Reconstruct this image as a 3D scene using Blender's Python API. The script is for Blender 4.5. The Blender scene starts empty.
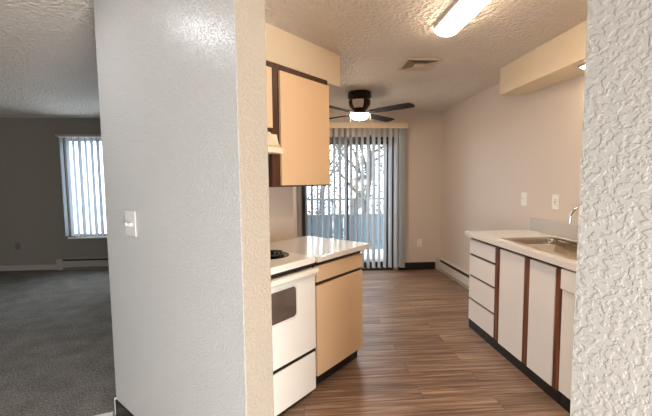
import bpy, bmesh, math, random
from mathutils import Vector, Matrix
random.seed(7)
S = bpy.context.scene
COL = S.collection

# ------------------------------------------------------------------ camera
f = 354.65; pitch = .0756; yaw = .0705; roll = -.0108; H = 1.3987
c, s = math.cos(yaw), math.sin(yaw); cp, sp = math.cos(pitch), math.sin(pitch); cr, sr = math.cos(roll), math.sin(roll)
Rr = Vector((c, -s, 0)); Uu = Vector((sp*s, sp*c, cp)); Ff = Vector((cp*s, cp*c, -sp)); Dd = -Uu
R2 = cr*Rr - sr*Dd; D2 = sr*Rr + cr*Dd
cam = bpy.data.objects.new('camera', bpy.data.cameras.new('camera')); COL.objects.link(cam)
cam.data.sensor_width = 36; cam.data.lens = f/652*36; cam.data.clip_start = .02; cam.data.clip_end = 200
m = Matrix.Identity(4)
for i in range(3):
    m[i][0] = R2[i]; m[i][1] = -D2[i]; m[i][2] = -Ff[i]
m[2][3] = H
cam.matrix_world = m
S.camera = cam

# ------------------------------------------------------------------ world, lights, exposure
S.view_settings.view_transform = 'Standard'; S.view_settings.look = 'None'
S.view_settings.exposure = 1.35; S.view_settings.gamma = 1; S.view_settings.use_curve_mapping = False
W = bpy.data.worlds.new('overcast_sky'); S.world = W; W.use_nodes = True
bg = W.node_tree.nodes['Background']; bg.inputs[0].default_value = (.86, .93, 1, 1); bg.inputs[1].default_value = 3.0

def area(name, loc, target, sx, sy, power, col):
    l = bpy.data.lights.new(name, 'AREA'); l.shape = 'RECTANGLE'; l.size = sx; l.size_y = sy; l.energy = power; l.color = col
    o = bpy.data.objects.new(name, l); COL.objects.link(o); o.location = loc
    o.rotation_euler = (Vector(target) - Vector(loc)).to_track_quat('-Z', 'Y').to_euler()
    return o
HALL_WINDOW = area('daylight_from_hall_window', (-2.3, -1.9, .75), (0.9, 2.0, .5), 2.2, 1.1, 13, (.94, .98, 1)); HALL_WINDOW.data.spread = math.radians(105)
HALL_LOW = area('added_low_hall_fill', (1.3, -1.6, .42), (-.2, 2.0, .40), 1.3, .6, 84, (1, .98, .95))  # added fill low behind the camera, not a real source in the hall
DOOR_SKY = area('daylight_at_sliding_door', (-1.2, 9.0, 3.0), (1.3, 3.6, .6), 3.4, 3.0, 70, (.80, .90, 1))
LIVING_SKY = area('daylight_at_living_window', (-3.0, 6.75, .95), (-3.3, 3.2, 1.9), 1.8, 1.5, 7, (.80, .90, 1))
HALL_LAMP = area('hall_ceiling_lamp', (-1.5, 1.57, 2.41), (-1.5, 1.57, 0), .3, .3, 3.6, (.97, .97, 1))
TUBE_E, FAN_E, SOFFIT_E = 10.8, 40.0, 46.0
WARM = (1, .79, .58)

# ------------------------------------------------------------------ frames
TH = .7538
EX = Vector((math.sin(TH), math.cos(TH), 0)); EN = Vector((-EX.y, EX.x, 0)); OO = Vector((.1061, 2.2876, 0))
ANG = math.atan2(EX.y, EX.x)
def WP(u, v, z=0): return OO + u*EX + v*EN + Vector((0, 0, z))
XR, YB, YL, ZC = 2.177, 5.367, 5.98, 2.44

# ------------------------------------------------------------------ materials
def lin(v): return v/12.92 if v <= .04045 else ((v+.055)/1.055)**2.4
def rgb(r, g, b): return (lin(r/255), lin(g/255), lin(b/255), 1)
def mat(name, col, rough=.5, metal=0., spec=.5, bump=None, emit=None, coat=0.):
    """bump = (scale, distance, detail, kind)"""
    M = bpy.data.materials.new(name); M.use_nodes = True; nt = M.node_tree; b = nt.nodes['Principled BSDF']
    b.inputs['Base Color'].default_value = col; b.inputs['Roughness'].default_value = rough; b.inputs['Metallic'].default_value = metal
    b.inputs['Specular IOR Level'].default_value = spec; b.inputs['Coat Weight'].default_value = coat
    if emit:
        b.inputs['Emission Color'].default_value = (*emit[0], 1); b.inputs['Emission Strength'].default_value = emit[1]
    if bump:
        sc, dist, det, kind = bump
        tc = nt.nodes.new('ShaderNodeTexCoord'); mp = nt.nodes.new('ShaderNodeMapping'); mp.inputs['Scale'].default_value = (1, 1, 1.6) if kind == 'knock' else (1, 1, 1)
        nt.links.new(tc.outputs['Object'], mp.inputs[0])
        n = nt.nodes.new('ShaderNodeTexNoise'); n.inputs['Scale'].default_value = sc; n.inputs['Detail'].default_value = det
        nt.links.new(mp.outputs[0], n.inputs['Vector'])
        src = n.outputs['Fac']
        if kind in ('knock', 'sharp'):
            r = nt.nodes.new('ShaderNodeValToRGB'); r.color_ramp.elements[0].position = .40 if kind == 'knock' else .45; r.color_ramp.elements[1].position = .66 if kind == 'knock' else .56
            nt.links.new(src, r.inputs[0]); src = r.outputs[0]
        bp = nt.nodes.new('ShaderNodeBump'); bp.inputs['Strength'].default_value = 1; bp.inputs['Distance'].default_value = dist
        nt.links.new(src, bp.inputs['Height']); nt.links.new(bp.outputs[0], b.inputs['Normal'])
    return M
M = {}
M['wall'] = mat('wall_paint', rgb(212, 199, 187), .55, bump=(70, .0012, 3, 'n'))
M['wall_gloss'] = mat('partition_paint', rgb(180, 180, 178), .30, bump=(125, .0021, 2, 'sharp'), spec=.6)
M['wall_knock'] = mat('knockdown_paint', rgb(136, 133, 127), .5, bump=(90, .0008, 4, 'sharp'))
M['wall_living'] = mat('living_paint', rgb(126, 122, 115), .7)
M['ceiling'] = mat('ceiling_texture', rgb(236, 226, 214), .6, bump=(38, .013, 3, 'knock'))
M['soffit'] = mat('soffit_paint', rgb(232, 214, 186), .6)
M['trim_white'] = mat('white_trim', rgb(222, 220, 214), .4)
M['white_enamel'] = mat('white_enamel', rgb(244, 240, 232), .22)
M['white_plastic'] = mat('white_plastic', rgb(236, 230, 222), .35)
M['black'] = mat('black_vinyl', rgb(18, 16, 17), .45)
M['black_gloss'] = mat('black_gloss', rgb(14, 12, 12), .2)
M['dark_glass'] = mat('oven_glass', rgb(92, 78, 70), .12, coat=.5)
M['almond'] = mat('almond_laminate', rgb(234, 200, 160), .42)
M['laminate'] = mat('white_laminate', rgb(240, 235, 230), .42)
M['steel'] = mat('brushed_steel', (.66, .58, .48, 1), .2, 1)  # warm wall reflections tinted into the steel colour
M['chrome'] = mat('chrome', (.75, .73, .7, 1), .1, 1)
M['bronze'] = mat('oil_rubbed_bronze', rgb(50, 36, 28), .3, .7)
M['blade'] = mat('dark_walnut_blade', rgb(44, 34, 30), .65, spec=.25)
M['brass'] = mat('chain_brass', rgb(190, 160, 120), .3, 1)
M['cabinet_inside'] = mat('cabinet_side_wood', rgb(62, 34, 22), .5)
M['vinyl_frame'] = mat('dark_door_frame', rgb(58, 56, 56), .4)
M['frame_white'] = mat('window_frame_white', rgb(225, 228, 230), .4)
M['metal_white'] = mat('heater_enamel', rgb(214, 204, 194), .4)
M['living_trim_shaded'] = mat('shaded_living_trim', rgb(158, 152, 146), .5)  # white trim darkened to hold the living room's shade
M['tube'] = mat('lit_lens', (1, .95, .88, 1), .5, emit=(WARM, TUBE_E))
M['fan_lens'] = mat('lit_glass_dome', (1, .95, .88, 1), .5, emit=((1, .84, .66), FAN_E))
M['soffit_lens'] = mat('lit_soffit_lens', (1, .95, .88, 1), .5, emit=((1, .84, .62), SOFFIT_E))
M['rail'] = mat('railing_paint', rgb(120, 128, 134), .5)
M['panel'] = mat('railing_panel', rgb(112, 134, 148), .6)
M['concrete'] = mat('balcony_concrete', rgb(200, 202, 204), .8, bump=(30, .002, 4, 'n'))
M['asphalt'] = mat('pale_asphalt', rgb(176, 180, 184), .9, bump=(6, .01, 4, 'n'))
M['bark'] = mat('bark', rgb(66, 58, 54), .9, bump=(20, .01, 4, 'n'))
M['dry_leaf'] = mat('dry_leaf', rgb(74, 70, 66), .8)
M['leaf'] = mat('hedge_leaf', rgb(70, 92, 78), .8)
M['stucco'] = mat('far_stucco', rgb(205, 192, 168), .8)
M['roof'] = mat('far_roof', rgb(90, 84, 84), .8)

def wood(name, c1, c2, axis='z'):
    Mm = mat(name, c1, .45); nt = Mm.node_tree; b = nt.nodes['Principled BSDF']
    tc = nt.nodes.new('ShaderNodeTexCoord'); mp = nt.nodes.new('ShaderNodeMapping'); nt.links.new(tc.outputs['Object'], mp.inputs[0])
    mp.inputs['Scale'].default_value = (60, 60, 2.5) if axis == 'z' else (2.5, 60, 60)
    n = nt.nodes.new('ShaderNodeTexNoise'); n.inputs['Scale'].default_value = 1; n.inputs['Detail'].default_value = 5
    nt.links.new(mp.outputs[0], n.inputs['Vector'])
    r = nt.nodes.new('ShaderNodeValToRGB'); r.color_ramp.elements[0].color = c1; r.color_ramp.elements[1].color = c2
    r.color_ramp.elements[0].position = .35; r.color_ramp.elements[1].position = .65
    nt.links.new(n.outputs['Fac'], r.inputs[0]); nt.links.new(r.outputs[0], b.inputs['Base Color'])
    return Mm
M['stile'] = wood('stained_oak_stile', rgb(70, 34, 20), rgb(140, 80, 46))
M['gap'] = mat('gap_shaded_frame', rgb(40, 22, 18), .5)  # frame brown darkened for the shade in door and drawer gaps
M['stile_dark'] = wood('stained_oak_rail', rgb(44, 22, 14), rgb(92, 48, 26), 'z')

def counter_mat():
    Mm = mat('speckled_laminate', rgb(214, 204, 192), .16, coat=.3); nt = Mm.node_tree; b = nt.nodes['Principled BSDF']
    tc = nt.nodes.new('ShaderNodeTexCoord'); n = nt.nodes.new('ShaderNodeTexNoise'); n.inputs['Scale'].default_value = 160; n.inputs['Detail'].default_value = 2
    nt.links.new(tc.outputs['Object'], n.inputs['Vector'])
    r = nt.nodes.new('ShaderNodeValToRGB'); r.color_ramp.elements[0].color = rgb(228, 221, 214); r.color_ramp.elements[1].color = rgb(246, 241, 236)
    r.color_ramp.elements[0].position = .4; r.color_ramp.elements[1].position = .6
    nt.links.new(n.outputs['Fac'], r.inputs[0]); nt.links.new(r.outputs[0], b.inputs['Base Color'])
    return Mm
M['counter'] = counter_mat()

def floor_mat():
    Mm = mat('vinyl_plank', rgb(120, 95, 80), .34, spec=.45); nt = Mm.node_tree; b = nt.nodes['Principled BSDF']; L = nt.links.new
    tc = nt.nodes.new('ShaderNodeTexCoord')
    br = nt.nodes.new('ShaderNodeTexBrick'); br.offset = .37; br.inputs['Scale'].default_value = 1
    br.inputs['Brick Width'].default_value = 1.22; br.inputs['Row Height'].default_value = .152
    br.inputs['Mortar Size'].default_value = .0012; br.inputs['Mortar Smooth'].default_value = .1
    br.inputs['Color1'].default_value = (0, 0, 0, 1); br.inputs['Color2'].default_value = (1, 1, 1, 1); br.inputs['Mortar'].default_value = (.2, .2, .2, 1)
    L(tc.outputs['Object'], br.inputs['Vector'])
    # each plank shifts the grain
    add = nt.nodes.new('ShaderNodeVectorMath'); add.operation = 'MULTIPLY_ADD'
    add.inputs[1].default_value = (7, 3, 5); L(br.outputs['Color'], add.inputs[0]); L(tc.outputs['Object'], add.inputs[2])
    mp = nt.nodes.new('ShaderNodeMapping'); mp.inputs['Scale'].default_value = (1.1, 34, 1); L(add.outputs[0], mp.inputs[0])
    n1 = nt.nodes.new('ShaderNodeTexNoise'); n1.inputs['Scale'].default_value = 1.6; n1.inputs['Detail'].default_value = 6; n1.inputs['Roughness'].default_value = .62; n1.inputs['Distortion'].default_value = .5
    L(mp.outputs[0], n1.inputs['Vector'])
    r = nt.nodes.new('ShaderNodeValToRGB'); e = r.color_ramp.elements
    e[0].position = .30; e[0].color = rgb(86, 66, 56); e[1].position = .70; e[1].color = rgb(200, 170, 145)
    q = e.new(.5); q.color = rgb(146, 116, 95)
    L(n1.outputs['Fac'], r.inputs[0])
    mx = nt.nodes.new('ShaderNodeMix'); mx.data_type = 'RGBA'; mx.blend_type = 'MULTIPLY'; mx.inputs[0].default_value = 1
    tint = nt.nodes.new('ShaderNodeValToRGB'); tint.color_ramp.elements[0].color = (.72, .70, .70, 1); tint.color_ramp.elements[1].color = (1.0, 1.0, 1.0, 1)
    L(br.outputs['Color'], tint.inputs[0]); L(r.outputs[0], mx.inputs[6]); L(tint.outputs[0], mx.inputs[7])
    mo = nt.nodes.new('ShaderNodeMix'); mo.data_type = 'RGBA'; mo.inputs[7].default_value = rgb(58, 42, 36)
    L(br.outputs['Fac'], mo.inputs[0]); L(mx.outputs[2], mo.inputs[6]); L(mo.outputs[2], b.inputs['Base Color'])
    bp = nt.nodes.new('ShaderNodeBump'); bp.inputs['Distance'].default_value = .0006; L(n1.outputs['Fac'], bp.inputs['Height']); L(bp.outputs[0], b.inputs['Normal'])
    return Mm
M['floor'] = floor_mat()

def carpet_mat():
    Mm = mat('grey_carpet', rgb(130, 125, 118), .95, spec=.1, bump=(220, .006, 3, 'n')); nt = Mm.node_tree; b = nt.nodes['Principled BSDF']; L = nt.links.new
    tc = nt.nodes.new('ShaderNodeTexCoord')
    n = nt.nodes.new('ShaderNodeTexNoise'); n.inputs['Scale'].default_value = 90; n.inputs['Detail'].default_value = 5; L(tc.outputs['Object'], n.inputs['Vector'])
    n2 = nt.nodes.new('ShaderNodeTexNoise'); n2.inputs['Scale'].default_value = 5; n2.inputs['Detail'].default_value = 4; L(tc.outputs['Object'], n2.inputs['Vector'])
    a = nt.nodes.new('ShaderNodeMath'); a.operation = 'MULTIPLY_ADD'; a.inputs[1].default_value = .25; L(n2.outputs['Fac'], a.inputs[0]); 
    m2 = nt.nodes.new('ShaderNodeMath'); m2.operation = 'MULTIPLY'; m2.inputs[1].default_value = .75; L(n.outputs['Fac'], m2.inputs[0]); L(m2.outputs[0], a.inputs[2])
    r = nt.nodes.new('ShaderNodeValToRGB'); r.color_ramp.elements[0].position = .38; r.color_ramp.elements[0].color = rgb(94, 91, 87)
    r.color_ramp.elements[1].position = .62; r.color_ramp.elements[1].color = rgb(156, 152, 146)
    L(a.outputs[0], r.inputs[0]); L(r.outputs[0], b.inputs['Base Color'])
    return Mm
M['carpet'] = carpet_mat()

def glass_mat():
    Mm = bpy.data.materials.new('window_glass'); Mm.use_nodes = True; nt = Mm.node_tree; nt.nodes.clear()
    o = nt.nodes.new('ShaderNodeOutputMaterial'); t = nt.nodes.new('ShaderNodeBsdfTransparent'); t.inputs[0].default_value = (.93, .96, .97, 1)
    g = nt.nodes.new('ShaderNodeBsdfGlossy'); g.inputs['Roughness'].default_value = .02
    x = nt.nodes.new('ShaderNodeMixShader'); x.inputs[0].default_value = .05
    nt.links.new(t.outputs[0], x.inputs[1]); nt.links.new(g.outputs[0], x.inputs[2]); nt.links.new(x.outputs[0], o.inputs[0])
    return Mm
M['glass'] = glass_mat()
def vane_mat(name, col, tr):
    Mm = bpy.data.materials.new(name); Mm.use_nodes = True; nt = Mm.node_tree; nt.nodes.clear()
    o = nt.nodes.new('ShaderNodeOutputMaterial'); d = nt.nodes.new('ShaderNodeBsdfDiffuse'); d.inputs[0].default_value = col
    t = nt.nodes.new('ShaderNodeBsdfTranslucent'); t.inputs[0].default_value = col
    x = nt.nodes.new('ShaderNodeMixShader'); x.inputs[0].default_value = tr
    nt.links.new(d.outputs[0], x.inputs[1]); nt.links.new(t.outputs[0], x.inputs[2]); nt.links.new(x.outputs[0], o.inputs[0])
    return Mm
M['vane_shaded'] = vane_mat('shaded_blind_vane', rgb(150, 154, 160), .06)  # same vane as the door blind, its shade put into a darker colour
M['vane'] = vane_mat('blind_vane_vinyl', rgb(214, 218, 222), .3)

# ------------------------------------------------------------------ mesh helpers
class MB:
    def __init__(self): self.bm = bmesh.new()
    def box(self, x0, x1, y0, y1, z0, z1, bev=0.):
        vs = [self.bm.verts.new((x, y, z)) for x in (x0, x1) for y in (y0, y1) for z in (z0, z1)]
        fs = [(0, 1, 3, 2), (4, 6, 7, 5), (0, 4, 5, 1), (2, 3, 7, 6), (0, 2, 6, 4), (1, 5, 7, 3)]
        F = [self.bm.faces.new([vs[i] for i in q]) for q in fs]
        if bev:
            ed = list({e for q in F for e in q.edges})
            bmesh.ops.bevel(self.bm, geom=ed, offset=bev, segments=2, affect='EDGES', profile=.6)
        return self
    def prism(self, pts, a, b, plane='xy'):
        """closed outline pts extruded from a to b along the axis left out"""
        def P(p, t):
            return (p[0], p[1], t) if plane == 'xy' else ((p[0], t, p[1]) if plane == 'xz' else (t, p[0], p[1]))
        A = [self.bm.verts.new(P(p, a)) for p in pts]; B = [self.bm.verts.new(P(p, b)) for p in pts]
        n = len(pts); self.bm.faces.new(A); self.bm.faces.new(B[::-1])
        for i in range(n): self.bm.faces.new((A[i], B[i], B[(i+1) % n], A[(i+1) % n]))
        return self
    def lathe(self, prof, cx=0, cy=0, seg=32, axis='z', sx=1, sy=1):
        """prof = [(radius, height)...]"""
        rings = []
        for r, z in prof:
            if r < 1e-5: rings.append([self.bm.verts.new(self._ax(cx, cy, z, axis))]); continue
            rings.append([self.bm.verts.new(self._ax(cx+sx*r*math.cos(2*math.pi*k/seg), cy+sy*r*math.sin(2*math.pi*k/seg), z, axis)) for k in range(seg)])
        for A, B in zip(rings, rings[1:]):
            for k in range(seg):
                k2 = (k+1) % seg
                if len(A) == 1 and len(B) > 1: self.bm.faces.new((A[0], B[k2], B[k]))
                elif len(B) == 1 and len(A) > 1: self.bm.faces.new((A[k], A[k2], B[0]))
                elif len(A) > 1: self.bm.faces.new((A[k], A[k2], B[k2], B[k]))
        if len(rings[0]) > 1: self.bm.faces.new(rings[0][::-1])
        if len(rings[-1]) > 1: self.bm.faces.new(rings[-1])
        return self
    def _ax(self, x, y, z, axis):
        return (x, y, z) if axis == 'z' else ((x, z, y) if axis == 'y' else (z, x, y))
    def tube(self, pts, r, seg=10, cap=True, r1=None):
        pts = [Vector(p) for p in pts]; n = len(pts); rings = []
        up = None
        for i, p in enumerate(pts):
            t = (pts[min(i+1, n-1)] - pts[max(i-1, 0)]).normalized()
            if up is None: up = t.orthogonal().normalized()
            up = (up - t*up.dot(t)); up = up.normalized() if up.length > 1e-6 else t.orthogonal().normalized()
            sd = t.cross(up); rr = r if r1 is None else r + (r1-r)*i/(n-1)
            rings.append([self.bm.verts.new(p + rr*(math.cos(2*math.pi*k/seg)*up + math.sin(2*math.pi*k/seg)*sd)) for k in range(seg)])
        for A, B in zip(rings, rings[1:]):
            for k in range(seg): self.bm.faces.new((A[k], A[(k+1) % seg], B[(k+1) % seg], B[k]))
        if cap: self.bm.faces.new(rings[0][::-1]); self.bm.faces.new(rings[-1])
        return self
    def build(self, name, mt, parent=None, smooth=False, label=None):
        bm = self.bm; bmesh.ops.recalc_face_normals(bm, faces=bm.faces)
        me = bpy.data.meshes.new(name); bm.to_mesh(me); bm.free()
        me.materials.append(M[mt] if isinstance(mt, str) else mt)
        if smooth:
            me.shade_smooth()
            try: me.set_sharp_from_angle(angle=math.radians(38))
            except Exception: pass
        o = bpy.data.objects.new(name, me); COL.objects.link(o)
        if parent: o.parent = parent
        if label: o['label'] = label
        return o
def thing(name, label, cat, loc=(0, 0, 0), rz=0, group=None):
    o = bpy.data.objects.new(name, None); COL.objects.link(o); o.location = loc; o.rotation_euler = (0, 0, rz); o.empty_display_size = .1
    o['label'] = label; o['category'] = cat
    if group: o['group'] = group
    return o
def tag(o, label, cat, group=None):
    o['label'] = label; o['category'] = cat
    if group: o['group'] = group
    return o
def struct(o): o['kind'] = 'structure'; return o
def xy(p): return (p.x, p.y)

# ------------------------------------------------------------------ shell
PA, PB_ = WP(-.958, .80), WP(-.958, -.46)
struct(MB().box(-5.5, 2.4, -2.8, 6.2, -.12, 0).build('floor', 'floor'))
edge_far = PA + Vector((-.95, -.30, 0))*4.4
cp_ = [xy(PA), (edge_far.x, edge_far.y), (-5.3, 1.0), (-5.3, YL), (-.20, YL), (-.20, 3.101), xy(WP(-.958, .78))]
cp_ = [xy(PA), (-5.3, PA.y-(5.3+PA.x)*.316), (-5.3, YL), (-.20, YL), (-.20, 3.101), xy(WP(-.95, .78))]
struct(MB().prism(cp_, 0, .012).build('floor_living', 'carpet'))
struct(MB().box(-5.5, 2.4, -2.8, 6.2, ZC, ZC+.12).build('ceiling', 'ceiling'))
def uvbox(name, mt, u0, u1, v0, v1, z0, z1, bev=0):
    o = MB().box(u0, u1, v0, v1, z0, z1, bev).build(name, mt); o.location = OO; o.rotation_euler = (0, 0, ANG); return struct(o)
# partition: end and kitchen side take the kitchen light's warmth in their colour
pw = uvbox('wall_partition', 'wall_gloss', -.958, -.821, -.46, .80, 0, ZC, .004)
pw.data.materials.append(mat('partition_end_lit', rgb(156, 146, 132), .5, bump=(95, .0013, 2, 'sharp')))
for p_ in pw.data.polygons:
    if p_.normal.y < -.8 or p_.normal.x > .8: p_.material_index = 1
w = MB().prism([xy(WP(-.821, .64)), xy(WP(.43, .64)), (-.067, YL), (-.20, YL), (-.20, 3.101), xy(WP(-.821, .78))], 0, ZC)
struct(w.build('wall_stove', 'wall'))
# back wall with the sliding door opening
SX0, SX1, SZ = .0, 1.43, 2.06
b = MB().box(-.067, SX0, YB, YB+.15, 0, ZC).box(SX1, XR+.15, YB, YB+.15, 0, ZC).box(SX0, SX1, YB, YB+.15, SZ, ZC)
struct(b.build('wall_back', 'wall'))
LX0, LX1, LZ0, LZ1 = -3.74, -2.25, .535, 2.13
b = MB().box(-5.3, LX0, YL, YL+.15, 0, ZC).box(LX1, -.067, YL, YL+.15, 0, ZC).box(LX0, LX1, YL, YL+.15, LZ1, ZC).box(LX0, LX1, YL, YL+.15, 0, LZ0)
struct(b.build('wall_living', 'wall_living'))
struct(MB().box(XR, XR+.15, -1.3, YB, 0, ZC).build('wall_right', 'wall'))
P4 = Vector((.501, .605, 0)); DR = Vector((EX.y, -EX.x, 0))
q = [P4, P4 + DR*2.5, P4 + DR*2.5 + EX*.137, P4 + EX*.137]
struct(MB().prism([xy(p) for p in q], 0, ZC).build('wall_entry', 'wall_knock'))
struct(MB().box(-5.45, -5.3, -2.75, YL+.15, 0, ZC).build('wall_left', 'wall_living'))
struct(MB().box(2.33, 2.48, -2.75, -1.2, 0, ZC).build('wall_hall', 'wall'))
struct(MB().box(-5.3, 2.33, -2.75, -2.6, 0, ZC).build('wall_rear', 'wall'))
# soffits
uvbox('soffit_left', 'soffit', -.821, .70, .33, .64, 2.185, ZC)
struct(MB().box(1.898, XR, 1.39, 3.31, 2.195, ZC).build('soffit_right', 'soffit'))
# base trim
uvbox('baseboard_partition', 'black', -.966, -.958, -.46, .795, 0, .10)
uvbox('baseboard_corner', 'trim_white', -.966, -.95, .797, .812, 0, .105, .003)
uvbox('baseboard_partition_end', 'black', -.966, -.821, -.468, -.46, 0, .10)
struct(MB().box(1.50, 2.09, YB-.012, YB, 0, .115).build('baseboard_back', 'black'))
struct(MB().box(-5.3, -3.95, YL-.015, YL, .012, .10, .003).build('baseboard_living', 'living_trim_shaded'))
# metal strip where carpet meets vinyl
d_ = Vector((-.953, -.301, 0)); n_ = Vector((-.301, .953, 0)); a_ = PA + Vector((-.02, -.012, 0))
q = [a_ + n_*.022, a_ + d_*1.6 + n_*.022, a_ + d_*1.6 - n_*.022, a_ - n_*.022]
struct(MB().prism([xy(p) for p in q], 0, .016).build('trim_threshold', 'trim_white'))

# ------------------------------------------------------------------ sliding door (setting)
fr = MB()
fr.box(SX0, SX0+.04, YB+.02, YB+.13, 0, SZ).box(SX1-.04, SX1, YB+.02, YB+.13, 0, SZ).box(SX0, SX1, YB+.02, YB+.13, SZ-.05, SZ).box(SX0, SX1, YB+.02, YB+.13, 0, .035)
door = struct(fr.build('door_1', 'vinyl_frame'))
def sash(x0, x1, y, name='sliding_panel'):
    p = MB().box(x0, x0+.055, y, y+.035, .035, SZ-.05).box(x1-.055, x1, y, y+.035, .035, SZ-.05).box(x0+.055, x1-.055, y, y+.035, SZ-.11, SZ-.05).box(x0+.055, x1-.055, y, y+.035, .035, .12)
    o = p.build(name, 'vinyl_frame', door)
    MB().box(x0+.05, x1-.05, y+.014, y+.020, .11, SZ-.10).build('glass_pane', 'glass', o)
    return o
s1 = sash(SX0+.04, .725, YB+.035); s2 = sash(.68, SX1-.04, YB+.08)
MB().box(SX0+.05, SX0+.085, YB+.005, YB+.035, .96, 1.12, .004).build('handle', 'black_gloss', s1)
MB().box(.675, .705, YB+.01, YB+.035, .98, 1.08, .004).build('latch', 'black_gloss', s1)
# living room window
fr = MB().box(LX0, LX0+.05, YL+.03, YL+.11, LZ0, LZ1).box(LX1-.05, LX1, YL+.03, YL+.11, LZ0, LZ1).box(LX0, LX1, YL+.03, YL+.11, LZ1-.05, LZ1).box(LX0, LX1, YL+.03, YL+.11, LZ0, LZ0+.05).box(-3.02, -2.97, YL+.03, YL+.11, LZ0, LZ1)
win = struct(fr.build('window_1', 'frame_white'))
MB().box(LX0+.04, LX1-.04, YL+.065, YL+.071, LZ0+.04, LZ1-.04).build('glass_pane', 'glass', win)
MB().box(LX0-.02, LX1+.02, YL-.03, YL+.03, LZ0-.022, LZ0, .004).build('window_sill', 'trim_white', win)

# ------------------------------------------------------------------ vertical blinds
def vertical_blind(label, x0, x1, y, ztop, zbot, n, ang, width, valance_h, stack=0, vm='vane'):
    t = thing('vertical_blind', label, 'blind', ((x0+x1)/2, y, zbot))
    cx = (x0+x1)/2; zt = ztop-zbot
    MB().box(x0-cx, x1-cx, -.055, -.045, zt-valance_h, zt, .003).box(x0-cx, x0-cx+.008, -.045, .052, zt-valance_h, zt).box(x1-cx-.008, x1-cx, -.045, .052, zt-valance_h, zt).build('valance', 'living_trim_shaded' if valance_h < .05 else 'almond_trim', t)
    MB().box(x0-cx+.02, x1-cx-.02, -.02, .03, zt-.045, zt-.005, .003).build('headrail', 'trim_white', t)
    proto = None
    xs = [x0+.05 + (x1-x0-.14-stack*.02)*i/(n-1) for i in range(n)]
    A = [ang + random.uniform(-5, 5) for _ in xs]
    for k in range(stack): xs.append(x1-.10+.018*k); A.append(112-3*k)
    for x, a in zip(xs, A):
        if proto is None:
            mb = MB(); h = zt-.045
            # a slightly curved vinyl vane
            pts = [(width*(i/6-.5), .006*(1-(2*i/6-1)**2)) for i in range(7)]
            out = [(p[0], p[1]+.0007) for p in pts] + [(p[0], p[1]-.0007) for p in pts[::-1]]
            mb.prism(out, .0, h)
            proto = mb.build('vane', vm, t); o = proto
        else:
            o = proto.copy(); COL.objects.link(o); o.parent = t
        o.location = (x-cx, 0, 0); o.rotation_euler = (0, 0, math.radians(a))
    return t
M['almond_trim'] = mat('cream_valance', rgb(226, 206, 178), .5)
bl = vertical_blind('wide vertical blind with cream valance hanging over the sliding glass door', -.055, 1.61, YB-.056, 2.257, .06, 18, 111, .089, .087, stack=4)
# wand
MB().tube([(.70, -.05, 2.05), (.705, -.055, 1.0)], .004, 6).build('wand', 'white_plastic', bl)
b2 = vertical_blind('vertical blind over the living room window above the long heater', -3.80, -2.19, YL-.056, 2.17, .56, 17, 92, .089, .03, vm='vane_shaded')

# ------------------------------------------------------------------ baseboard heaters
def heater(label, length, loc, rz, hm='metal_white'):
    t = thing('baseboard_heater', label, 'heater', loc, rz, 'baseboard heaters')
    # local x along wall, -y into the room, wall plane at y=0
    MB().box(0, length, -.012, 0, 0, .19).build('back_panel', hm, t)
    MB().prism([(-.012, .182), (-.012, .19), (-.046, .19), (-.050, .180), (-.046, .180), (-.042, .184)], .0, length, 'yz').build('top_cover', hm, t)
    MB().prism([(-.070, .148), (-.064, .150), (-.064, .045), (-.070, .042)], 0, length, 'yz').build('front_panel', hm, t)
    MB().prism([(-.070, .018), (-.012, .018), (-.012, .006), (-.070, .006)], 0, length, 'yz').build('bottom_lip', hm, t)
    MB().box(0, length, -.055, -.013, .03, .165).build('heating_element', 'black', t)
    for x in (0, length-.09):
        e_ = MB().box(x, x+.09, -.074, 0, 0, .192, .003).build('end_cap', hm, t)
    return t
heater('long white baseboard heater along the right wall beyond the drawers', 1.98, (XR, YB-.02, 0), -math.pi/2)
heater('shaded baseboard heater under the living room window', 1.9, (-3.93, YL, .012), 0, 'living_trim_shaded')

# ------------------------------------------------------------------ outlets and switches
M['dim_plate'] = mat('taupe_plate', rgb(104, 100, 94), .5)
M['grey_plate'] = mat('paint_toned_plate', rgb(196, 194, 190), .4)
def plate(name, label, cat, loc, rz, wdt, hgt, kind, pm='white_plastic'):
    t = thing(name, label, cat, loc, rz)
    MB().box(-wdt/2, wdt/2, -.006, 0, -hgt/2, hgt/2, .002).build('cover_plate', pm, t)
    if kind == 'outlet':
        for z in (-.028, .028):
            r = MB().lathe([(.0175, -.009), (.0175, -.005)], 0, z, 20, 'y').build('receptacle', pm, t)
            for sx_ in (-.0065, .0065): MB().box(sx_-.0015, sx_+.0015, -.0098, -.0088, z-.003, z+.007).build('slot', 'black', r)
    elif kind == 'toggle':
        MB().box(-.005, .005, -.020, -.005, -.004, .014, .002).build('toggle', 'white_enamel', t)
    elif kind == 'gfci':
        r = MB().box(-.016, .016, -.009, -.005, -.033, .033, .001).build('receptacle', 'white_enamel', t)
        MB().box(-.007, .007, -.011, -.009, -.004, .004).build('reset_button', 'black', r)
        for sx_ in (-.0065, .0065):
            for sz_ in (-.019, .019): MB().box(sx_-.0015, sx_+.0015, -.0098, -.0088, sz_-.005, sz_+.005).build('slot', 'black', r)
    elif kind == 'double':
        for x in (-.023, .023):
            MB().box(x-.005, x+.005, -.022, -.005, -.014, .004, .002).build('toggle', pm, t)
    return t
plate('wall_outlet', 'small beige outlet low on the back wall right of the sliding door', 'outlet', (1.838, YB, .425), 0, .075, .12, 'outlet')
plate('light_switch', 'white single switch plate on the kitchen wall beyond the backsplash', 'switch', (XR, 3.31, 1.203), -math.pi/2, .085, .13, 'toggle')
plate('wall_outlet', 'white outlet plate on the wall just above the sink backsplash', 'outlet', (XR, 2.88, 1.20), -math.pi/2, .085, .125, 'gfci')
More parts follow.
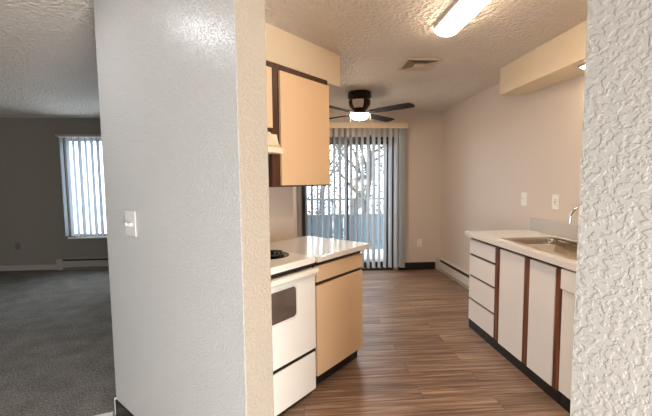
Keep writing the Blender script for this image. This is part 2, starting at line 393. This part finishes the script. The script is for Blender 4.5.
plate('light_switch', 'white double toggle switch plate on the glossy textured partition', 'switch', WP(-.958, .455, 1.192), ANG-math.pi/2, .118, .13, 'double', 'grey_plate')
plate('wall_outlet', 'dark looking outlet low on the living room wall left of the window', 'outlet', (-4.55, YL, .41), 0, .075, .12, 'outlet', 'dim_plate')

# ------------------------------------------------------------------ right-hand cabinets
XF = 1.567
def right_carcass(t, y0, y1):
    """open-topped box, x towards the wall"""
    mb = MB().box(.022, .59, y0, y0+.016, .09, .872).box(.022, .59, y1-.016, y1, .09, .872).box(.022, .59, y0+.016, y1-.016, .09, .106).box(.574, .59, y0+.016, y1-.016, .106, .872)
    return mb.build('carcass', 'laminate', t)
KW = 'right-hand base cabinets'
# drawer unit
y0, y1 = 2.690, 3.186
t = thing('drawer_cabinet', 'white four-drawer base cabinet at the far end of the right counter', 'cabinet', (XF, y0, 0), 0)
d = y1-y0
right_carcass(t, 0, d)
MB().box(.018, .022, 0, d, .09, .872).build('face_frame', 'gap', t)
for a, b_ in ((.718, .846), (.519, .696), (.300, .497), (.092, .278)):
    MB().box(0, .018, .052, d-.012, a, b_, .0015).build('drawer_front', 'laminate', t)
MB().box(.012, .6, .0, d, 0, .09).build('toe_kick', 'black', t)
MB().box(.003, .018, -.0, .050, .09, .850).build('stile', 'stile', t)
# sink base
y0, y1 = 1.995, 2.688
t = thing('sink_cabinet', 'white two-door sink base cabinet with brown wood stiles', 'cabinet', (XF, y0, 0), 0)
d = y1-y0
right_carcass(t, 0, d)
MB().box(.018, .022, 0, d, .09, .872).build('face_frame', 'gap', t)
MB().box(.012, .6, 0, d, 0, .09).build('toe_kick', 'black', t)
for a, b_ in ((2.365, 2.668), (2.058, 2.302)):
    MB().box(0, .018, a-y0, b_-y0, .083, .848, .0015).build('door', 'laminate', t)
for a, b_ in ((2.308, 2.362), (2.002, 2.052)):
    MB().box(.002, .018, a-y0, b_-y0, .083, .850).build('stile', 'stile', t)
# dishwasher
y0, y1 = 1.40, 1.988
t = thing('dishwasher', 'white dishwasher at the near end of the right counter beside the wall', 'dishwasher', (XF, y0, 0), 0)
d = y1-y0
MB().box(.02, .58, .004, d-.004, .09, .865).build('tub', 'white_enamel', t)
MB().box(-.008, .02, .004, d-.004, .10, .735, .004).build('door', 'white_enamel', t)
pn = MB().box(-.022, .02, .004, d-.004, .74, .862, .006).build('control_panel', 'white_enamel', t)
MB().lathe([(.024, -.020), (.022, -.036), (0, -.036)], d*.25, .80, 24, 'x').build('dial', 'white_plastic', pn)
MB().box(.012, .58, 0, d, 0, .09).build('toe_kick', 'black', t)
# countertop
HX0, HX1, HY0, HY1 = 1.625, 2.055, 1.965, 2.742
t = thing('countertop', 'pale speckled countertop with backsplash around the steel sink', 'countertop', (1.542, 1.395, .875), 0)
ox, oy = 1.542, 1.395; X1_ = XR-ox; Y1_ = 3.205-oy
mb = MB().box(0, HX0-ox, 0, Y1_, 0, .042).box(HX1-ox, X1_, 0, Y1_, 0, .042).box(HX0-ox, HX1-ox, 0, HY0-oy, 0, .042).box(HX0-ox, HX1-ox, HY1-oy, Y1_, 0, .042)
mb.build('worktop', 'counter', t)
MB().box(-.006, 0, 0, Y1_+.006, 0, .042, .002).build('edge_band', 'counter', t)
M['counter_grey'] = mat('backsplash_laminate', rgb(190, 184, 178), .3)
MB().box(X1_-.02, X1_, 0, Y1_-.012, .042, .155, .003).build('backsplash', 'counter_grey', t)
# sink
t = thing('kitchen_sink', 'stainless steel drop-in sink set in the right countertop', 'sink', ((HX0+HX1)/2, (HY0+HY1)/2, .917), 0)
def rrect(hx, hy, r, n=6):
    P = []
    for cx_, cy_, a0 in ((hx-r, hy-r, 0), (-hx+r, hy-r, 90), (-hx+r, -hy+r, 180), (hx-r, -hy+r, 270)):
        for k in range(n+1):
            a = math.radians(a0+90*k/n); P.append((cx_+r*math.cos(a), cy_+r*math.sin(a)))
    return P
def loft(mb, loops):
    R = [[mb.bm.verts.new(p) for p in L] for L in loops]
    for A, B in zip(R, R[1:]):
        for k in range(len(A)): mb.bm.faces.new((A[k], A[(k+1) % len(A)], B[(k+1) % len(A)], B[k]))
    return R
hx, hy = (HX1-HX0)/2, (HY1-HY0)/2
def ring(hx, hy, r, z, oy_=0, ox_=0): return [(p[0]+ox_, p[1]+oy_, z) for p in rrect(hx, hy, r)]
mb = MB()
loft(mb, [ring(hx+.022, hy+.022, .03, .0005), ring(hx+.022, hy+.022, .03, .004), ring(hx-.012, hy-.012, .03, .006), ring(hx-.016, hy-.016, .03, .002)])
rim = mb.build('rim', 'steel', t, True)
for oy_ in (0,):
    mb = MB(); R_ = loft(mb, [ring(hx-.004, hy-.014, .03, .001, oy_), ring(hx-.022, hy-.034, .05, -.004, oy_), ring(hx-.03, hy-.042, .06, -.13, oy_), ring(hx-.06, hy-.075, .06, -.165, oy_), ring(.045, .045, .045, -.172, oy_)])
    mb.bm.faces.new(R_[-1][::-1])
    bw = mb.build('bowl', 'steel', t, True)
    MB().lathe([(.04, -.171), (.038, -.166), (.02, -.168), (0, -.169)], 0, oy_, 20).build('drain', 'chrome', bw, True)
# faucet
fx, fy = 2.095, 2.40
t = thing('kitchen_faucet', 'chrome arched faucet at the back of the steel sink', 'faucet', (fx, fy, .917), 0)
MB().box(-.028, .028, -.11, .11, 0, .012, .004).build('deck_plate', 'chrome', t)
pts = [(0, 0, .01), (0, 0, .14)] + [(-.062+.062*math.cos(a), .028*(1-math.cos(a)), .19+.085*math.sin(a)) for a in [math.pi*k/12 for k in range(0, 13)]] + [(-.127, .057, .155)]
MB().tube(pts, .0105, 12).build('spout', 'chrome', t, True)
MB().lathe([(.022, .01), (.02, .05), (.012, .06)], 0, 0, 20).build('spout_base', 'chrome', t, True)
MB().tube([(0, -.08, .01), (0, -.08, .05), (-.03, -.10, .085)], .009, 10).build('lever', 'chrome', t, True)

# ------------------------------------------------------------------ left-hand run (turned to the room)
def lthing(name, label, cat, u, v, z): return thing(name, label, cat, WP(u, v, z), ANG)
# base cabinet
t = lthing('base_cabinet', 'almond base cabinet with one drawer over a door, beside the white stove', 'cabinet', -.02, 0, 0)
MB().box(0, .544, .02, .63, .09, .872).build('carcass', 'cabinet_inside', t)
MB().box(0, .544, .018, .022, .09, .872).build('face_frame', 'gap', t)
MB().box(.002, .544, 0, .018, .738, .846, .0015).build('drawer_front', 'almond', t)
MB().box(.002, .544, 0, .018, .098, .712, .0015).build('door', 'almond', t)
MB().box(.0, .544, .05, .06, 0, .09).box(.534, .544, .06, .62, 0, .09).build('toe_kick', 'black', t)
MB().box(.544, .548, .018, .63, .09, .872).build('end_panel', 'almond', t)
o = MB().box(0, .632, 0, .668, 0, .036, .003).build('countertop', 'counter')
o.location = WP(-.034, -.03, .877); o.rotation_euler = (0, 0, ANG)
tag(o, 'short glossy countertop on the almond cabinet, reflecting the blinds', 'countertop')
# stove
t = lthing('stove', 'white electric coil range between the partition and almond cabinet', 'stove', -.805, 0, 0)
SW = .762
MB().box(0, SW, .02, .62, .02, .862).build('body', 'white_enamel', t)
ct = MB().box(-.002, SW+.002, -.012, .622, .875, .917, .006).build('cooktop', 'white_enamel', t)
MB().box(0, SW, -.002, .6, .852, .880).build('vent_gap', 'black', t)
MB().box(0, SW, -.002, .03, .27, .33).build('drawer_gap_shade', 'black', t)  # black strip stands in for shade between oven door and drawer
dr = MB().box(.004, SW-.004, -.014, .02, .314, .838, .006).build('oven_door', 'white_enamel', t)
def rr_prism(mb, cx_, cz, hx_, hz, r, a, b_): mb.prism([(cx_+p[0], cz+p[1]) for p in rrect(hx_, hz, r)], a, b_, 'xz')
mb = MB(); rr_prism(mb, SW/2, .680, .205, .105, .03, -.018, -.013); mb.build('window_trim', 'trim_white', dr)
mb = MB(); rr_prism(mb, SW/2, .680, .193, .092, .025, -.0195, -.0175); mb.build('window', 'dark_glass', dr)
MB().prism([(-.014, .850), (-.038, .848), (-.046, .838), (-.046, .822), (-.036, .814), (-.014, .79)], .006, SW-.006, 'yz').build('handle', 'white_enamel', dr)
sd = MB().box(.004, SW-.004, -.010, .02, .035, .288, .006).build('storage_drawer', 'white_enamel', t)
MB().box(.01, SW-.01, .022, .60, 0, .02).build('toe_kick', 'black', t)
for cx_, cy_, rad in ((.612, .255, .112), (.565, .475, .080), (.20, .205, .080), (.20, .465, .100)):
    pan = MB().lathe([(rad+.018, .917), (rad+.016, .921), (rad+.004, .9195), (rad*.8, .918), (0, .918)], cx_, cy_, 32).build('drip_pan', 'black_gloss', t, True)
    pts = []
    for k in range(0, 110):
        a = k*.21; rr_ = rad-(rad-.018)*k/109; pts.append((cx_+rr_*math.cos(a), cy_+rr_*math.sin(a), .927))
    MB().tube(pts, .0062, 6).build('coil', 'black_gloss', pan, True)
bgd = MB().prism([(.56, .915), (.548, .93), (.575, 1.07), (.62, 1.08), (.622, .915)], 0, SW, 'yz').build('backguard', 'white_enamel', t)
for x in (.08, .2, .56, .68):
    MB().lathe([(.02, .565), (.018, .54), (0, .54)], x, 1.0, 20, 'y').build('knob', 'black_gloss', bgd)
# upper cabinet
t = lthing('upper_cabinet', 'tall almond wall cabinet with dark wood frame under the left soffit', 'cabinet', -.115, .30, 1.362)
zt = 2.185-1.362
MB().box(0, .60, 0, .34, 0, zt).build('carcass', 'cabinet_inside', t)
MB().box(0, .60, -.004, 0, 0, zt).build('face_frame', 'stile_dark', t)
MB().box(.072, .598, -.022, -.004, .010, zt-.044, .0015).build('door', 'almond', t)
t = lthing('short_wall_cabinet', 'short almond wall cabinet above the range hood, by the partition', 'cabinet', -.815, .30, 1.735)
zt = 2.185-1.735
MB().box(0, .698, 0, .34, 0, zt).build('carcass', 'cabinet_inside', t)
MB().box(0, .698, -.004, 0, 0, zt).build('face_frame', 'stile_dark', t)
for a, b_ in ((.02, .340), (.350, .698)):
    MB().box(a, b_, -.022, -.004, .018, zt-.044, .0015).build('door', 'almond', t)
# hood
t = lthing('range_hood', 'cream range hood with sloping front under the short wall cabinet', 'hood', -.815, 0, 1.583)
M['hood'] = mat('cream_hood_enamel', rgb(240, 226, 200), .3)
MB().prism([(.20, 0), (.20, .036), (.235, .05), (.298, .145), (.64, .150), (.64, .0)], 0, .752-.06, 'yz').build('canopy', 'hood', t)
MB().prism([(.238, 0), (.238, .034), (.258, .046), (.280, .07), (.298, .14), (.298, 0)], .692, .748, 'yz').build('canopy_return', 'hood', t)
MB().box(.08, .62, .28, .58, -.006, 0).build('filter', 'steel', t)

# ------------------------------------------------------------------ ceiling lamp (fluorescent wrap)
t = thing('ceiling_light', 'lit fluorescent wraparound fixture on the kitchen ceiling', 'light', (.998, 1.81, ZC))
MB().box(-.083, .083, -.614, .614, -.030, 0, .004).build('housing', 'trim_white', t)
pts = [(-.080, -.029)] + [(.080*math.cos(a), -.032-.042*math.sin(a)) for a in [math.pi-math.pi*k/14 for k in range(15)]] + [(.080, -.029)]
MB().prism(pts, -.61, .61, 'xz').build('lens', 'tube', t, True)
# soffit lamp
t = thing('soffit_light', 'small lit round puck lamp under the right soffit', 'light', (2.02, 2.42, 2.195))
MB().lathe([(.055, 0), (.055, -.010), (.045, -.016), (.042, -.012)], 0, 0, 28).build('trim_ring', 'chrome', t, True)
MB().lathe([(.042, -.010), (.030, -.020), (0, -.024)], 0, 0, 28).build('lens', 'soffit_lens', t, True)
# vent
t = thing('ceiling_vent', 'square four-way air vent in the kitchen ceiling near the fan', 'vent', (1.082, 3.215, ZC))
M['vent_dark'] = mat('vent_shadow', rgb(60, 48, 40), .8)
M['vent'] = mat('vent_enamel', rgb(222, 204, 182), .45)
a = .158
mb = MB()
for r0, r1 in ((a, a-.02),):
    mb.box(-r0, r0, -r0, -r1, -.012, 0).box(-r0, r0, r1, r0, -.012, 0).box(-r0, -r1, -r1, r1, -.012, 0).box(r1, r0, -r1, r1, -.012, 0)
mb.build('frame', 'vent', t)
MB().box(-a+.02, a-.02, -a+.02, a-.02, -.0015, 0).build('duct_opening', 'vent_dark', t)
for q in range(4):
    mb = MB(); rot = Matrix.Rotation(q*math.pi/2, 4, 'Z')
    for k in range(5):
        r0 = a-.026-.020*k
        # slanted blade, trapezoid sector
        vs = [(-r0, -r0, -.014), (r0, -r0, -.014), (r0-.011, -r0+.011, -.0095), (-r0+.011, -r0+.011, -.0095)]
        v2 = [(p[0], p[1], p[2]-.001) for p in vs]
        A = [mb.bm.verts.new(rot @ Vector(p)) for p in vs]; B = [mb.bm.verts.new(rot @ Vector(p)) for p in v2]
        mb.bm.faces.new(A); mb.bm.faces.new(B[::-1])
        for i in range(4): mb.bm.faces.new((A[i], B[i], B[(i+1) % 4], A[(i+1) % 4]))
    mb.build('louvres', 'vent', t)
MB().box(-.042, .042, -.042, .042, -.014, -.003).build('centre_plate', 'vent', t)

# ------------------------------------------------------------------ ceiling fan
t = thing('ceiling_fan', 'dark bronze four-blade ceiling fan with lit bowl in the dining area', 'fan', (.712, 4.25, ZC))
MB().lathe([(.135, 0), (.14, -.02), (.14, -.06), (.12, -.085)], 0, 0, 40).build('canopy', 'bronze', t, True)
mt_ = MB().lathe([(.12, -.085), (.132, -.10), (.125, -.15), (.095, -.19), (.07, -.215), (.07, -.245)], 0, 0, 40).build('motor_housing', 'bronze', t, True)
# pale sticker on the housing facing the kitchen
mb = MB(); rows = ((.132, -.10), (.125, -.15), (.095, -.19))
grid = [[mb.bm.verts.new(((rz_+.004)*math.cos(math.radians(-138+i*15)), (rz_+.004)*math.sin(math.radians(-138+i*15)), zz)) for rz_, zz in rows] for i in range(5)]
for i in range(4):
    for k in range(2): mb.bm.faces.new((grid[i][k], grid[i+1][k], grid[i+1][k+1], grid[i][k+1]))
so = mb.build('sticker', 'trim_white', mt_)
sm = so.modifiers.new('thickness', 'SOLIDIFY'); sm.thickness = .001
for k in range(4):
    an = math.radians(40+90*k+4)
    mb = MB(); pitch_ = math.radians(-9)
    outl = [(.17, -.05), (.30, -.062), (.60, -.070), (.68, -.066), (.70, -.045), (.705, 0), (.70, .045), (.68, .066), (.60, .070), (.30, .062), (.17, .05)]
    mb.prism(outl, -.004, .004)
    bl_ = mb.build('blade', 'blade', t); bl_.location = (0, 0, -.245)
    bl_.rotation_euler = (Matrix.Rotation(an, 3, 'Z') @ Matrix.Rotation(pitch_, 3, 'X')).to_euler()
    MB().box(.06, .20, -.016, .016, -.012, -.004, .003).box(.17, .23, -.035, .035, -.010, -.004, .002).build('blade_iron', 'bronze', bl_)
MB().lathe([(.07, -.24), (.09, -.243), (.118, -.25), (.120, -.258)], 0, 0, 36).build('light_fitter', 'bronze', t, True)
MB().lathe([(.110, -.258), (.107, -.276), (.092, -.300), (.060, -.316), (0, -.324)], 0, 0, 36).build('glass_bowl', 'fan_lens', t, True)
for x in (-.118, .118):
    ch = MB().tube([(x, -.06, -.262), (x, -.062, -.50)], .0016, 5).build('pull_chain', 'brass', t)
    MB().lathe([(.002, -.50), (.007, -.51), (.007, -.53), (0, -.535)], x, -.062, 10).build('chain_fob', 'black_gloss', ch)

# ------------------------------------------------------------------ outside
tag(MB().box(-.6, 2.6, YB+.15, 6.95, -.14, -.02).build('balcony_slab', 'concrete'), 'pale concrete balcony floor outside the sliding door', 'balcony')
t = thing('balcony_railing', 'blue grey balcony railing with solid lower panels outside the door', 'railing', (1.0, 6.7, -.02))
MB().box(-1.6, 1.6, -.03, .03, 1.055, 1.09, .004).build('top_rail', 'rail', t)
MB().box(-1.6, 1.6, -.02, .02, .755, .785).build('mid_rail', 'rail', t)
for i in range(16):
    x = -1.59+.2*i
    MB().box(x, x+.185, -.012, .012, .09, .755).build('panel_board', 'panel', t)
pk = None
for i in range(17):
    x = -1.6+.2*i
    if pk is None: pk = MB().box(-.009, .009, -.009, .009, .785, 1.055).build('baluster', 'rail', t); o = pk
    else: o = pk.copy(); COL.objects.link(o); o.parent = t
    o.location = (x, 0, 0)
for x in (-1.6, 0, 1.57):
    MB().box(x, x+.05, .02, .06, 0, 1.06).build('post', 'rail', t)
tag(MB().box(-40, 40, YB+3.2, 70, -1.9, -1.7).build('ground', 'asphalt'), 'pale paved ground beyond the balcony', 'ground')['kind'] = 'structure'
def tree(x, y, h, label, sd, lean=0):
    rnd = random.Random(sd); t = thing('bare_tree', label, 'tree', (x, y, -1.7), 0, 'bare trees beyond the balcony')
    mb = MB(); tw = MB()
    def br(p, d, L, r, lev):
        q_ = [p]; dd = d.copy()
        for i in range(4):
            dd = (dd + Vector((rnd.uniform(-.2, .2), rnd.uniform(-.2, .2), rnd.uniform(-.02, .16)))).normalized()
            q_.append(q_[-1]+dd*L/4)
        (mb if lev < 2 else tw).tube(q_, r, 6 if lev < 2 else 4, True, r*.45)
        if lev < 4:
            for k in range(rnd.randint(4, 5) if lev else 8):
                a = rnd.uniform(.3, 1.) if lev else rnd.uniform(.25, 1.)
                i = min(int(a*4), 3); pp = q_[i].lerp(q_[i+1], a*4-i)
                nd = (dd*.6+Vector((rnd.uniform(-1, 1), rnd.uniform(-1, 1), rnd.uniform(-.1, .9)))).normalized()
                br(pp, nd, L*rnd.uniform(.42, .62), max(r*.42, .008), lev+1)
    br(Vector((0, 0, 0)), Vector((lean, 0, 1)).normalized(), h, h*.026, 0)
    lf = MB()
    for k in range(4200):
        th_ = rnd.uniform(0, 6.283); q_ = rnd.uniform(.2, 1)**.5*h*.42
        p = Vector((q_*math.cos(th_), q_*math.sin(th_), h*rnd.uniform(.28, 1.15)))
        n = Vector((rnd.uniform(-1, 1), rnd.uniform(-1, 1), rnd.uniform(-1, 1))).normalized(); a = n.orthogonal().normalized()*rnd.uniform(.03, .075); b_ = n.cross(a).normalized()*rnd.uniform(.02, .05)
        lf.bm.faces.new([lf.bm.verts.new(p+v_) for v_ in (a, b_, -a, -b_)])
    mb.build('trunk', 'bark', t); tw.build('twigs', 'bark', t); lf.build('leaves', 'dry_leaf', t)
tree(-3.2, 17, 6.2, 'bare branching tree outside, left of the door opening', 1)
tree(2.1, 13, 5.2, 'bare branching tree outside, seen through the middle of the blind', 2, .1)
tree(8.0, 20, 7, 'bare branching tree outside, at the right of the door opening', 3, -.05)
tree(1.6, 28, 9, 'taller bare tree standing farthest back outside', 5)
def bush(x, y, r, label, sd):
    rnd = random.Random(sd); mb = MB()
    for k in range(420):
        th = rnd.uniform(0, 6.283); ph = math.acos(rnd.uniform(-.2, 1)); q_ = r*rnd.uniform(.75, 1.05)
        p = Vector((q_*1.5*math.sin(ph)*math.cos(th), q_*math.sin(ph)*math.sin(th), max(0.02, q_*math.cos(ph))))
        n = Vector((rnd.uniform(-1, 1), rnd.uniform(-1, 1), rnd.uniform(-1, 1))).normalized(); a = n.orthogonal()*.09*r; b_ = n.cross(a).normalized()*.06*r
        mb.bm.faces.new([mb.bm.verts.new(p+v_) for v_ in (a, b_, -a, -b_)])
    o = mb.build('shrub', 'leaf'); o.location = (x, y, -1.7); tag(o, label, 'shrub')
bush(.2, 11.5, 1.0, 'green shrub outside at the left of the blind', 3)
bush(1.6, 17, .9, 'farther green shrub outside behind the railing', 4)
t = thing('far_building', 'small cream outbuilding far beyond the balcony railing', 'building', (6.9, 40, -1.7))
MB().box(-.8, .8, 0, 2, 0, 3.2).build('wall_block', 'stucco', t)
MB().prism([(-1, 3.2), (1, 3.2), (0, 3.7)], -.2, 2.2, 'xz').build('roof', 'roof', t)
MB().box(-.35, .35, -.04, .02, 0, 2.0).build('door', 'roof', t)
